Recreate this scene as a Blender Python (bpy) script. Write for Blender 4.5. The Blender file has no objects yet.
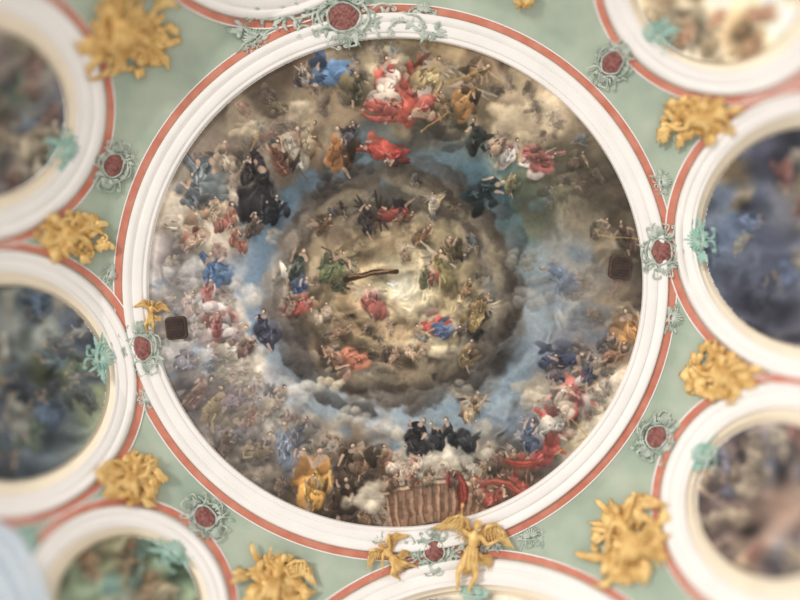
import bpy, math, random
import numpy as np
from mathutils import Vector

# ------------------------------------------------------------------ basics
S = 0.02          # metres per photo unit at ceiling depth
D = 14.0          # camera to ceiling
CAMZ = 1.6
CX, CY = 395.0, 283.0

def drop(r):
    t = min(1.5, max(0.0, r - 292.0) / 200.0)
    return 1.9 * t ** 0.98
def W(px, py, h=0.0):
    """point of the vault surface, h metres below it"""
    d = D - drop(math.hypot(px - CX, py - CY))
    k = S * d / D
    return ((px - 400) * k, (py - 300) * k, CAMZ + d - h)

def lin(c):
    c = np.asarray(c, dtype=np.float64)
    return np.where(c <= 0.04045, c / 12.92, ((c + 0.055) / 1.055) ** 2.4)

def new_mat(name, col, rough=0.8, metal=0.0, nscale=4.0, amt=0.25, col2=None, bump=0.0, bscale=30.0):
    m = bpy.data.materials.new(name); m.use_nodes = True
    nt = m.node_tree; b = nt.nodes["Principled BSDF"]
    b.inputs["Roughness"].default_value = rough
    b.inputs["Metallic"].default_value = metal
    tc = nt.nodes.new("ShaderNodeTexCoord")
    n = nt.nodes.new("ShaderNodeTexNoise"); n.inputs["Scale"].default_value = nscale
    n.inputs["Detail"].default_value = 6
    nt.links.new(tc.outputs["Object"], n.inputs["Vector"])
    r = nt.nodes.new("ShaderNodeValToRGB")
    c = lin(np.array(col) / 255.0)
    c2 = lin(np.array(col2) / 255.0) if col2 is not None else c * (1 - amt)
    r.color_ramp.elements[0].position = 0.35; r.color_ramp.elements[0].color = (*c2, 1)
    r.color_ramp.elements[1].position = 0.62; r.color_ramp.elements[1].color = (*c, 1)
    nt.links.new(n.outputs["Fac"], r.inputs["Fac"])
    nt.links.new(r.outputs["Color"], b.inputs["Base Color"])
    if bump > 0:
        n2 = nt.nodes.new("ShaderNodeTexNoise"); n2.inputs["Scale"].default_value = bscale
        nt.links.new(tc.outputs["Object"], n2.inputs["Vector"])
        bp = nt.nodes.new("ShaderNodeBump"); bp.inputs["Strength"].default_value = bump
        bp.inputs["Distance"].default_value = 0.02
        nt.links.new(n2.outputs["Fac"], bp.inputs["Height"])
        nt.links.new(bp.outputs["Normal"], b.inputs["Normal"])
    return m

M_GREEN = new_mat("sage_plaster", (180, 188, 168), 0.9, nscale=0.9, col2=(156, 170, 151), bump=0.1)
M_WHITE = new_mat("white_stucco", (242, 235, 228), 0.75, nscale=1.5, amt=0.05)
M_CREAM = new_mat("cream_stucco", (246, 230, 204), 0.8, nscale=2.0, amt=0.08)
M_RED = new_mat("red_band_paint", (206, 134, 112), 0.8, nscale=3.0, col2=(194, 114, 92))
M_PALE = new_mat("pale_green_stucco", (206, 211, 198), 0.8, nscale=6.0, col2=(156, 168, 152), bump=0.1)
M_TEAL = new_mat("teal_stucco", (178, 204, 190), 0.8, nscale=6.0, col2=(142, 182, 166))
M_MAROON = new_mat("maroon_marble", (158, 106, 98), 0.85, nscale=16.0, col2=(118, 68, 62))
M_GOLD = new_mat("gilding", (236, 200, 132), 0.52, 0.22, nscale=5.0, col2=(206, 160, 90), bump=0.12, bscale=14)
M_DARK = new_mat("dark_bronze", (66, 50, 42), 0.85, nscale=10, amt=0.4)
M_DARKRIM = new_mat("hatch_rim", (82, 64, 54), 0.85, nscale=10, amt=0.35)
M_PIER = new_mat("grey_white_stucco", (232, 240, 246), 0.8, nscale=2.0, col2=(218, 226, 234))

def paint_mat(name):
    m = bpy.data.materials.new(name); m.use_nodes = True
    nt = m.node_tree; b = nt.nodes["Principled BSDF"]
    b.inputs["Roughness"].default_value = 0.85
    b.inputs["Specular IOR Level"].default_value = 0.2
    a = nt.nodes.new("ShaderNodeAttribute"); a.attribute_name = "paint"
    tc = nt.nodes.new("ShaderNodeTexCoord")
    n = nt.nodes.new("ShaderNodeTexNoise"); n.inputs["Scale"].default_value = 9; n.inputs["Detail"].default_value = 8
    nt.links.new(tc.outputs["Object"], n.inputs["Vector"])
    mr = nt.nodes.new("ShaderNodeMapRange"); mr.inputs["From Min"].default_value = 0.3; mr.inputs["From Max"].default_value = 0.7
    mr.inputs["To Min"].default_value = 0.92; mr.inputs["To Max"].default_value = 1.08
    nt.links.new(n.outputs["Fac"], mr.inputs["Value"])
    mx = nt.nodes.new("ShaderNodeMix"); mx.data_type = 'RGBA'; mx.blend_type = 'MULTIPLY'
    mx.inputs["Factor"].default_value = 1.0
    nt.links.new(a.outputs["Color"], mx.inputs["A"]); nt.links.new(mr.outputs["Result"], mx.inputs["B"])
    nt.links.new(mx.outputs["Result"], b.inputs["Base Color"])
    return m
M_PAINT = paint_mat("fresco_paint")

# ------------------------------------------------------------------ painter
def lattice(U, V, rg, perV=None, n=256):
    g = rg.random((n, n))
    if perV is None: perV = n
    ui = np.floor(U).astype(int); vi = np.floor(V).astype(int)
    fu = U - ui; fv = V - vi
    fu = fu * fu * (3 - 2 * fu); fv = fv * fv * (3 - 2 * fv)
    u0 = ui % n; u1 = (ui + 1) % n; v0 = vi % perV; v1 = (vi + 1) % perV
    return g[u0, v0] * (1 - fu) * (1 - fv) + g[u1, v0] * fu * (1 - fv) + g[u0, v1] * (1 - fu) * fv + g[u1, v1] * fu * fv
def vnoise(H, Wd, cell, rg):
    Y, X = np.mgrid[0:H, 0:Wd]
    return lattice(Y / cell, X / cell, rg, None, 512)
def fbm(H, Wd, cell, octs, rg):
    o = np.zeros((H, Wd)); a = 1; s = 0
    for i in range(octs):
        o += a * vnoise(H, Wd, max(cell, 1.01), rg); s += a; a *= 0.55; cell /= 2
    return o / s
def sample(img, I, J):
    H, Wd = img.shape[:2]
    I = np.clip(I, 0, H - 1.001); J = np.clip(J, 0, Wd - 1.001)
    i = I.astype(int); j = J.astype(int); fi = I - i; fj = J - j
    if img.ndim == 3: fi = fi[..., None]; fj = fj[..., None]
    return img[i, j] * (1 - fi) * (1 - fj) + img[i + 1, j] * fi * (1 - fj) + img[i, j + 1] * (1 - fi) * fj + img[i + 1, j + 1] * fi * fj

class Canvas:
    def __init__(self, x0, y0, x1, y1, K, seed):
        self.x0, self.y0, self.K = x0, y0, K
        self.W = int((x1 - x0) * K) + 1; self.H = int((y1 - y0) * K) + 1
        self.rg = np.random.default_rng(seed)
        self.noise = fbm(self.H, self.W, 14 * K, 4, self.rg) - 0.5
        self.noise2 = fbm(self.H, self.W, 5 * K, 3, self.rg) - 0.5
        self.I, self.J = np.mgrid[0:self.H, 0:self.W].astype(float)
        self.X = self.J / K + x0; self.Y = self.I / K + y0
    def warp(self, img, parts):
        dI = np.zeros((self.H, self.W)); dJ = np.zeros((self.H, self.W))
        for cell, amp in parts:
            dI += (fbm(self.H, self.W, cell * self.K, 2, self.rg) - .5) * 2 * amp * self.K
            dJ += (fbm(self.H, self.W, cell * self.K, 2, self.rg) - .5) * 2 * amp * self.K
        return sample(img, self.I + dI, self.J + dJ)
    def base(self, pts, wp=((44, 14), (18, 7), (8, 2.5))):
        st = 4
        ys = np.arange(0, self.H + 2 * st, st) / self.K + self.y0
        xs = np.arange(0, self.W + 2 * st, st) / self.K + self.x0
        X, Y = np.meshgrid(xs, ys)
        num = np.zeros(X.shape + (3,)); den = np.zeros(X.shape)
        for (x, y, r, g, b) in pts:
            w = 1.0 / ((X - x) ** 2 + (Y - y) ** 2 + 50) ** 2.4
            num += w[..., None] * np.array([r, g, b]) / 255.0; den += w
        self.b = sample(num / den[..., None], self.I / st, self.J / st)
        g = self.b.mean(axis=2, keepdims=True)
        blue = np.clip((self.b[..., 2:] - self.b[..., :1]) * 5, 0, 1)
        self.b = self.b * (1 - .2 * blue) + g * .2 * blue
        self.b = self.warp(self.b, wp)
        self.img = self.b.copy()
    def clouds(self, cx, cy, amp=1.0, shade=1.0, cells=(40, 22, 12, 6), polar=True, fall=.5):
        """billowing cloud relief, circling round the centre, lit as painted"""
        wx = (fbm(self.H, self.W, 34 * self.K, 2, self.rg) - .5) * 26
        wy = (fbm(self.H, self.W, 34 * self.K, 2, self.rg) - .5) * 26
        dx = self.X - cx; dy = self.Y - cy
        r = np.hypot(dx, dy); a = np.arctan2(dy, dx)
        Hf = np.zeros_like(r); s = 0; am = 1.0
        for c in cells:
            if polar:
                per = max(4, int(2 * math.pi * 130 / (c * 1.7)))
                rr = 130 * np.log1p(r / 60.0)
                n = lattice((rr + wx) / c, (a / (2 * math.pi)) * per + wy / c * .6 + 3 * per, self.rg, per)
                nc = lattice((self.Y + wx) / c * 1.4, (self.X + wy) / c * 1.2 + 100, self.rg)
                k = np.clip((r - 28) / 30, 0, 1); n = n * k + nc * (1 - k)
            else:
                n = lattice((self.Y + wx) / c, (self.X + wy) / c / 1.3 + 100, self.rg)
            Hf += am * (1 - np.abs(2 * n - 1) ** 1.4); s += am; am *= fall
        Hf /= s
        gy, gx = np.gradient(Hf * 22 * self.K)
        lx = -dx / (r + 8) * .6 - .3; ly = -dy / (r + 8) * .6 - .5
        sh = np.clip(-(gx * lx + gy * ly), -1, 1)
        bl = np.clip((self.b[..., 2] - self.b[..., 0]) * 7, 0, .6)
        f = 1 + (1 - bl) * (amp * (Hf - Hf.mean()) * 1.4 + shade * .4 * sh)
        self.img = self.img * f[..., None]
        hi = np.clip((Hf - Hf.mean() - .04) * 2.4, 0, 1) * (1 - bl) * .32
        self.img = self.img * (1 - hi[..., None]) + np.array([.88, .81, .70]) * (self.img.mean(axis=2, keepdims=True) * .6 + .42) * hi[..., None]
    def at(self, x, y):
        i = min(max(int((y - self.y0) * self.K), 0), self.H - 1); j = min(max(int((x - self.x0) * self.K), 0), self.W - 1)
        return self.b[i, j]
    def win(self, x0, y0, x1, y1):
        j0 = max(int((x0 - self.x0) * self.K), 0); j1 = min(int((x1 - self.x0) * self.K) + 2, self.W)
        i0 = max(int((y0 - self.y0) * self.K), 0); i1 = min(int((y1 - self.y0) * self.K) + 2, self.H)
        if j1 <= j0 or i1 <= i0: return None
        xs = np.arange(j0, j1) / self.K + self.x0; ys = np.arange(i0, i1) / self.K + self.y0
        X, Y = np.meshgrid(xs, ys)
        return (slice(i0, i1), slice(j0, j1)), X, Y
    def blob(self, x, y, rx, ry, ang, col, soft=0.3, warp=0.5, light=None, lamt=0.35, op=1.0):
        R = max(rx, ry) * 1.5
        w = self.win(x - R, y - R, x + R, y + R)
        if w is None: return
        sl, X, Y = w
        ca, sa = math.cos(ang), math.sin(ang)
        dx, dy = X - x, Y - y
        u = (dx * ca + dy * sa) / rx; v = (-dx * sa + dy * ca) / ry
        r = np.sqrt(u * u + v * v) + warp * (self.noise[sl] + 0.4 * self.noise2[sl])
        a = np.clip((1 - r) / soft, 0, 1) * op
        c = np.ones(X.shape + (3,)) * np.array(col)
        if light is not None:
            s = (dx * light[0] + dy * light[1]) / max(rx, ry)
            c = c * (1 + lamt * s + 0.2 * self.noise2[sl])[..., None]
        else:
            c = c * (1 + 0.35 * self.noise2[sl])[..., None]
        self.img[sl] = self.img[sl] * (1 - a[..., None]) + c * a[..., None]
    def stroke(self, x0, y0, x1, y1, w0, w1, col, soft=0.8, op=1.0):
        R = max(w0, w1) + 2
        w = self.win(min(x0, x1) - R, min(y0, y1) - R, max(x0, x1) + R, max(y0, y1) + R)
        if w is None: return
        sl, X, Y = w
        dx, dy = x1 - x0, y1 - y0; L2 = dx * dx + dy * dy + 1e-6
        t = np.clip(((X - x0) * dx + (Y - y0) * dy) / L2, 0, 1)
        d = np.hypot(X - x0 - t * dx, Y - y0 - t * dy)
        wd = w0 + (w1 - w0) * t
        a = np.clip((wd - d) / soft + 0.5, 0, 1) * op
        c = np.array(col)[None, None, :] * (1 + 0.35 * self.noise2[sl])[..., None]
        self.img[sl] = self.img[sl] * (1 - a[..., None]) + c * a[..., None]
    def cloth(self, pts, w, col, col2=None):
        """sweeping cloth: curved band with lengthwise folds"""
        P = np.array(pts, float); n = 16
        t = np.linspace(0, 1, n + 1); m = len(P) - 1
        C = np.zeros((n + 1, 2))
        for k in range(m + 1): C += (math.comb(m, k) * (t ** k) * ((1 - t) ** (m - k)))[:, None] * P[k]
        col = np.array(col) / 255.; col2 = np.array(col2) / 255. if col2 is not None else col * .6
        for off, f, ww in ((-.6, .75, .3), (.6, .8, .3), (-.25, 1.0, .36), (.2, 1.15, .3), (.05, .6, .08), (.42, .6, .08), (-.35, 1.3, .08)):
            for i in range(n):
                q = w * (.35 + .7 * math.sin(math.pi * (t[i] * .85 + .1)))
                d = C[i + 1] - C[i]; d /= (np.linalg.norm(d) + 1e-6); nn = np.array([-d[1], d[0]]) * off * q
                self.stroke(*(C[i] + nn), *(C[i + 1] + nn), ww * q, ww * q, np.clip((col if abs(off) < .5 else col2) * f, 0, 1), soft=1.6, op=.55)
    def figure(self, x, y, L, ang, robe, under=None, wings=None, flesh=(208, 166, 134), op=1.0, shadow=True):
        rg = self.rg
        bg = self.at(x, y)
        def tone(c, k=.12):
            c = np.array(c) / 255.0; g = c.mean(); c = c * .86 + g * .14
            return c * (1 - k) + bg * k
        robe = tone(robe); under = tone(under) if under is not None else robe * .7; fl = tone(flesh, .14)
        a = math.radians(ang); ux, uy = math.cos(a), math.sin(a); nx, ny = -uy, ux
        lean = rg.uniform(-.6, .6); side = 1 if lean > 0 else -1
        def P(s, t):
            t = t + lean * (s - .1) ** 2 * 1.1 - lean * .1
            return x + L * (ux * s + nx * t), y + L * (uy * s + ny * t)
        if shadow:
            px, py = P(-0.15, 0.1 * side); self.blob(px + 2, py + 2, L * .58, L * .36, a, bg * 0.48, .9, .6, op=.75 * op)
        if wings is not None:
            wc = tone(wings)
            for sg in (-1, 1):
                for k in range(4):
                    self.stroke(*P(.15, .05 * sg), *P(.36 - .16 * k, sg * (.5 - .06 * k)), L * .05, L * .02, wc * rg.uniform(.65, 1.1), op=.85 * op)
        seated = rg.random() < .6
        for k in range(5):
            px, py = P(rg.uniform(-.4, .15), side * rg.uniform(.05, .4))
            self.blob(px, py, L * rg.uniform(.14, .32), L * rg.uniform(.06, .13), a + rg.uniform(-1.2, 1.2), under * rg.uniform(.65, 1.15), .3, .6, light=(-.2, -1), lamt=.45, op=.92 * op)
        if seated:
            for (s, t, rx, ry, da) in ((-.12, .0, .22, .19, 0), (-.2, .16 * side, .24, .14, side * 1.1), (-.36, .24 * side, .22, .1, side * .1), (-.34, .12 * side, .2, .12, 0)):
                px, py = P(s, t); self.blob(px, py, L * rx, L * ry, a + da, robe * rg.uniform(.8, 1.1), .28, .45, light=(nx * -side * .5, -.8), lamt=.5, op=.95 * op)
        else:
            for s, wd in ((-.44, .14), (-.32, .18), (-.18, .18), (-.04, .15)):
                px, py = P(s, rg.uniform(-.05, .05)); self.blob(px, py, L * .2, L * wd, a + rg.uniform(-.4, .4), robe * rg.uniform(.8, 1.1), .28, .45, light=(nx * -side * .5, -.8), lamt=.5, op=.95 * op)
        px, py = P(.1, 0); self.blob(px, py, L * .15, L * .11, a, (robe if rg.random() < .7 else under) * 1.02, .22, .3, light=(0, -1), lamt=.4, op=op)
        for k in range(12):
            s0 = rg.uniform(-.5, .12); t0 = rg.uniform(-.14, .24) * side
            f = rg.choice([.42, .54, .66, 1.25, 1.45])
            self.stroke(*P(s0, t0), *P(s0 + rg.uniform(-.22, .22), t0 * .6 + rg.uniform(-.08, .08)), L * .022, L * .006, np.clip(robe * f + (0.07 if f > 1 else 0), 0, 1), op=.65 * op)
        if rg.random() < .45:
            s0 = P(-.45, .15 * side); self.stroke(*s0, *P(-.58, .2 * side + .05), L * .04, L * .022, fl * .88, op=.9 * op)
        for sg in (-1, 1):
            if rg.random() < .2: continue
            e = P(.13 + rg.uniform(-.14, .06), sg * rg.uniform(.13, .19)); h = P(.15 + rg.uniform(-.25, .2), sg * rg.uniform(.1, .3))
            self.stroke(*P(.17, .07 * sg), *e, L * .054, L * .044, (robe if rg.random() < .7 else fl) * rg.uniform(.75, 1), op=op)
            self.stroke(*e, *h, L * .034, L * .02, fl * rg.uniform(.88, 1.06), op=.95 * op)
        self.blob(*P(.19, 0), L * .06, L * .07, a, fl * .92, .35, .2, op=op)
        tl = rg.uniform(-.1, .1); hx, hy = P(.3, tl)
        hc = np.array([[90, 66, 48], [120, 100, 80], [76, 60, 50], [150, 130, 110]][rg.integers(4)]) / 255.
        self.blob(hx, hy, L * .072, L * .062, a, hc, .4, .2, op=.95 * op)
        self.blob(hx - ux * L * .012 - nx * side * L * .015, hy - uy * L * .012 - ny * side * L * .015, L * .052, L * .045, a, fl * 1.08, .4, .1, light=(0, -1), lamt=.3, op=op)
    def finish(self, amp=.12, wp=((12, 1.8), (4, .5)), con=1.18, lift=-.03):
        self.img = self.warp(self.img, wp)
        n = fbm(self.H, self.W, 3.2 * self.K, 3, self.rg) - .5
        m = fbm(self.H, self.W, 30 * self.K, 3, self.rg) - .5
        self.img = self.img * (1 + amp * n + .22 * m)[..., None]
        lum = self.img.mean(axis=2, keepdims=True)
        nl = (lum - .5) * con + .5 + lift
        nl = np.where(nl < .12, .12 * np.exp((nl - .12) / .12), nl)
        self.img = np.clip(self.img * (nl / (lum + 1e-4)), 0.02, 0.97)

def inside(x, y, cx, cy, a, b, f=1.0):
    return ((x - cx) / a) ** 2 + ((y - cy) / b) ** 2 < f * f

def fresco_object(cv, cx, cy, a, b, h0, h1, name):
    """painted shallow dome surface with per-vertex paint colour"""
    PX, PY = cv.X, cv.Y
    rho2 = ((PX - cx) / a) ** 2 + ((PY - cy) / b) ** 2
    keep = rho2 < 1.0
    idx = -np.ones(keep.shape, dtype=np.int64); idx[keep] = np.arange(keep.sum())
    px = PX[keep]; py = PY[keep]; r2 = rho2[keep]
    r = np.hypot(px - CX, py - CY)
    d = D - 1.9 * np.minimum(1.5, np.maximum(0, r - 292) / 200) ** 0.98
    k = S * d / D
    h = -(h0 + h1 * (1 - r2))
    V = np.stack([(px - 400) * k, (py - 300) * k, CAMZ + d - h], 1)
    org = np.array(W(cx, cy, 0)); V = V - org
    q = np.stack([idx[:-1, :-1], idx[1:, :-1], idx[1:, 1:], idx[:-1, 1:]], -1).reshape(-1, 4)
    q = q[(q >= 0).all(1)]
    me = bpy.data.meshes.new(name)
    me.vertices.add(len(V)); me.vertices.foreach_set("co", V.astype(np.float32).ravel())
    me.loops.add(len(q) * 4); me.loops.foreach_set("vertex_index", q.ravel().astype(np.int32))
    me.polygons.add(len(q)); me.polygons.foreach_set("loop_start", (np.arange(len(q)) * 4).astype(np.int32))
    me.update(calc_edges=True)
    me.polygons.foreach_set("use_smooth", np.ones(len(q), dtype=bool))
    at = me.color_attributes.new("paint", 'FLOAT_COLOR', 'POINT')
    col = np.ones((len(V), 4), dtype=np.float32); col[:, :3] = lin(cv.img[keep])
    at.data.foreach_set("color", col.ravel())
    me.materials.append(M_PAINT); me.validate(); me.update()
    ob = bpy.data.objects.new(name, me); ob.location = org
    bpy.context.scene.collection.objects.link(ob)
    return ob

# ------------------------------------------------------------------ mesh builder
class MB:
    def __init__(self): self.v = []; self.f = []
    def add(self, vs, fs):
        o = len(self.v); self.v += vs; self.f += [tuple(i + o for i in f) for f in fs]
    def tube(self, pts, rad, seg=7):
        n = len(pts); vs = []; fs = []
        P = np.array(pts, dtype=float)
        prev = None
        for i in range(n):
            t = P[min(i + 1, n - 1)] - P[max(i - 1, 0)]; t /= (np.linalg.norm(t) + 1e-9)
            up = np.array([0, 0, 1.0]) if abs(t[2]) < .9 else np.array([1.0, 0, 0])
            a = np.cross(t, up); a /= np.linalg.norm(a); b = np.cross(a, t)
            if prev is not None and np.dot(a, prev) < 0: a, b = -a, -b
            prev = a
            for k in range(seg):
                th = 2 * math.pi * k / seg
                p = P[i] + rad[i] * (math.cos(th) * a + math.sin(th) * b); vs.append(tuple(p))
        for i in range(n - 1):
            for k in range(seg):
                k2 = (k + 1) % seg
                fs.append((i * seg + k, i * seg + k2, (i + 1) * seg + k2, (i + 1) * seg + k))
        fs.append(tuple(range(seg))[::-1]); fs.append(tuple((n - 1) * seg + k for k in range(seg)))
        self.add(vs, fs)
    def ell(self, c, r, rot=0, nu=12, nv=8):
        vs = []; fs = []; ca, sa = math.cos(rot), math.sin(rot)
        for j in range(nv + 1):
            ph = math.pi * j / nv
            for i in range(nu):
                th = 2 * math.pi * i / nu
                x = r[0] * math.sin(ph) * math.cos(th); y = r[1] * math.sin(ph) * math.sin(th); z = r[2] * math.cos(ph)
                vs.append((c[0] + x * ca - y * sa, c[1] + x * sa + y * ca, c[2] + z))
        for j in range(nv):
            for i in range(nu):
                i2 = (i + 1) % nu
                fs.append((j * nu + i, j * nu + i2, (j + 1) * nu + i2, (j + 1) * nu + i))
        self.add(vs, fs)
    def leaf(self, x, y, z, ang, L, wd, curl=0.0, arch=4.0, lobes=4, thick=1.0):
        n, m = 13, 6; vs = []; fs = []
        for layer in (0, 1):
            cx, cy, a = x, y, ang
            for i in range(n + 1):
                t = i / n
                w = wd * math.sin(math.pi * min(1, (t * .92 + .08)) ** .8) * (1 + .34 * math.cos(t * lobes * 2 * math.pi)) + .2
                zz = z + arch * math.sin(math.pi * t * .85)
                for j in range(m + 1):
                    s = j / m * 2 - 1
                    back = -abs(s) * w * .45
                    dz = -abs(s) ** 1.5 * w * .35 + .25 * math.cos(s * 9) - (thick if layer else 0)
                    vs.append((cx - math.cos(a) * back - math.sin(a) * s * w, cy - math.sin(a) * back + math.cos(a) * s * w, zz + dz))
                a += curl / n
                cx += math.cos(a) * L / n; cy += math.sin(a) * L / n
        N = (n + 1) * (m + 1)
        for i in range(n):
            for j in range(m):
                p = i * (m + 1) + j
                fs.append((p, p + 1, p + m + 2, p + m + 1)); fs.append((N + p, N + p + m + 1, N + p + m + 2, N + p + 1))
        for i in range(n):
            for j in (0, m):
                p = i * (m + 1) + j; fs.append((p, p + m + 1, N + p + m + 1, N + p))
        for j in range(m):
            for i in (0, n):
                p = i * (m + 1) + j; fs.append((p, p + 1, N + p + 1, N + p))
        self.add(vs, fs)
    def scroll(self, x, y, z, R, a0, turns, w, flip=1):
        pts = []; rad = []; n = int(18 * turns) + 6
        for i in range(n + 1):
            t = i / n; r = R * (1 - .86 * t); a = a0 + flip * t * turns * 2 * math.pi
            pts.append((x + r * math.cos(a), y + r * math.sin(a), z + w * .8 * t)); rad.append(w * (1 - .45 * t))
        rad[0] *= .5
        self.tube(pts, rad, 7); self.ell((x, y, z + w * .6), (w * 1.1, w * 1.1, w))
    def cscroll(self, x0, y0, x1, y1, z, bulge, w, R=3.2):
        """C-shaped stroke between two points, curling into a spiral at both ends"""
        dx, dy = x1 - x0, y1 - y0; L = math.hypot(dx, dy); nx, ny = -dy / L, dx / L
        sg = 1 if bulge > 0 else -1
        pts = [(x0 + dx * t + nx * bulge * math.sin(math.pi * t), y0 + dy * t + ny * bulge * math.sin(math.pi * t), z + 1.2 * math.sin(math.pi * t)) for t in np.linspace(0, 1, 11)]
        self.tube(pts, [w * (.7 + .6 * math.sin(math.pi * t)) for t in np.linspace(0, 1, 11)])
        for (px, py) in ((x0, y0), (x1, y1)):
            d = 1 if (px, py) == (x1, y1) else -1
            ccx, ccy = px - nx * R * sg, py - ny * R * sg
            self.scroll(ccx, ccy, z, R, math.atan2(py - ccy, px - ccx), 1.25, w * .8, -d * sg)
    def shell(self, x, y, z, R, a, spread=2.6, n=9, w=1.0):
        for k in range(n):
            t = k / (n - 1) - .5; aa = a + t * spread; L = R * (1 - .35 * abs(t) * 1.6)
            pts = [(x + math.cos(aa) * L * q, y + math.sin(aa) * L * q, z + R * .2 * math.sin(q * 2.4)) for q in (.05, .35, .6, .85, 1)]
            self.tube(pts, [R * .04 * w, R * .06 * w, R * .09 * w, R * .11 * w, R * .05 * w], 7)

def build(mb, name, mat, T, org, smooth=True, clamp=True):
    me = bpy.data.meshes.new(name)
    V = []
    for v in mb.v:
        px, py, h = T(v)
        if clamp: h = max(h, 0.004)
        w = W(px, py, h); V.append((w[0] - org[0], w[1] - org[1], w[2] - org[2]))
    me.from_pydata(V, [], mb.f); me.materials.append(mat); me.update()
    if smooth: me.polygons.foreach_set("use_smooth", [True] * len(me.polygons))
    ob = bpy.data.objects.new(name, me); bpy.context.scene.collection.objects.link(ob)
    return ob
def mkT(cx, cy, rot, s, hs=1.0, xs_=1.0, ys=1.0):
    a = math.radians(rot); ca, sa = math.cos(a), math.sin(a)
    return lambda v: (cx + s * (v[0] * xs_ * ca - v[1] * ys * sa), cy + s * (v[0] * xs_ * sa + v[1] * ys * ca), v[2] * s * S * hs)
def empty(name, cx, cy, label, cat, group=None):
    e = bpy.data.objects.new(name, None); e.empty_display_size = .2
    e.location = W(cx, cy, 0); bpy.context.scene.collection.objects.link(e)
    e["label"] = label; e["category"] = cat
    if group: e["group"] = group
    return e
def child(mb, name, mat, T, e, label=None, smooth=True):
    ob = build(mb, name, mat, T, e.location, smooth); ob.parent = e
    if label: ob["label"] = label
    return ob

# ------------------------------------------------------------------ main fresco painting
IA, IB = 249.0, 246.0
FCX, FCY = 396.5, 283.0
cv = Canvas(FCX - IA - 2, FCY - IB - 2, FCX + IA + 2, FCY + IB + 2, 1.6, 11)
base = [
 (400,288,226,212,178),(385,270,196,176,138),(415,300,196,178,142),(380,300,176,150,112),(410,268,188,168,132),
 (350,260,186,160,118),(340,285,176,146,108),(365,240,150,126,92),(400,235,140,118,90),(435,245,130,114,84),(450,275,154,136,98),
 (455,305,164,142,104),(435,340,196,174,136),(400,340,160,134,100),(365,335,138,112,82),(340,330,144,118,88),(410,365,114,96,76),
 (330,240,116,96,76),(318,265,156,134,104),(315,300,140,120,92),(325,350,120,98,78),
 (400,185,88,80,70),(360,190,96,86,76),(330,205,84,76,68),(305,225,100,90,80),(290,250,108,98,88),(282,280,140,128,114),(285,310,130,114,100),(292,340,96,86,76),(310,372,90,80,70),(345,392,86,78,68),(385,400,82,74,66),(420,395,92,82,72),(455,380,90,84,76),(485,355,98,92,86),(502,325,104,100,94),(506,290,98,94,86),(500,255,90,84,74),(480,225,84,76,68),(445,198,86,78,68),
 (345,158,100,120,128),(310,180,100,120,132),(280,205,94,120,138),(265,240,94,120,142),(256,275,102,126,148),(256,310,124,138,152),(268,345,142,152,160),(290,380,140,148,154),(325,408,134,144,150),(370,420,146,154,158),(400,422,148,162,170),(440,412,146,162,170),(482,402,134,148,156),(512,378,124,140,150),(530,345,130,142,150),(540,310,134,144,148),(535,270,122,132,134),(522,235,88,118,120),(502,200,76,108,116),(470,172,80,110,120),(430,160,98,122,130),(385,160,88,106,112),
 (300,60,110,90,72),(340,50,154,134,108),(380,55,206,182,144),(440,50,180,152,112),(480,60,118,96,74),(265,90,112,94,76),(300,105,164,142,112),(340,115,134,112,86),(400,125,190,162,126),(440,120,102,92,74),(420,140,96,90,80),(480,110,124,106,82),(520,85,170,148,116),(545,110,200,176,142),(520,130,180,156,124),(560,90,156,136,108),(580,150,100,90,72),(605,180,88,78,62),(630,220,82,72,58),(590,130,120,104,82),(560,175,106,98,78),(525,185,96,102,82),(540,215,112,112,90),(580,215,122,110,90),(600,240,136,120,98),(575,250,122,120,114),(640,265,98,86,74),(600,280,134,124,112),(560,300,134,132,128),(575,325,120,120,122),(620,300,146,128,104),(600,340,118,110,106),(550,340,126,126,130),
 (560,380,134,124,116),(600,395,226,206,174),(590,420,210,190,156),(625,370,152,126,102),(540,395,184,168,144),(520,420,128,134,140),(500,440,144,138,130),(470,450,200,180,148),(440,470,184,166,142),(480,470,166,140,112),(410,445,134,128,120),(380,435,138,132,124),
 (210,140,148,130,112),(240,120,182,160,130),(240,150,120,106,92),(190,180,160,146,128),(235,185,188,168,142),(285,170,120,102,86),(310,150,126,104,80),(175,215,174,156,136),(215,235,188,170,150),(165,250,166,154,146),(180,275,196,186,178),(230,280,150,154,160),(165,300,176,168,160),(185,330,200,188,178),(235,310,206,190,174),(170,350,148,142,138),(190,365,168,162,158),(240,360,198,182,162),(205,350,176,168,162),
 (195,400,134,122,114),(225,420,150,136,124),(260,385,156,150,148),(240,450,128,118,108),(272,425,184,172,156),(300,420,122,116,110),(320,435,142,128,110),(265,475,126,112,98),(300,495,118,98,78),(350,440,108,92,76),(360,480,116,94,74),(350,510,108,84,66),(390,500,142,116,90),(520,500,124,92,72),(470,515,148,110,84),(500,470,136,108,88),(290,468,158,146,138),
]
cv.base(base)
cv.clouds(400, 288, 1.0, 1.0)
rg = cv.rg
def lightdir(x, y):
    dx, dy = CX + 5 - x, 287 - y; d = math.hypot(dx, dy) + 1e-3
    return (dx / d * .6 - .25, dy / d * .6 - .45)
ph = rg.uniform(0, 6.28, 6)
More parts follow.
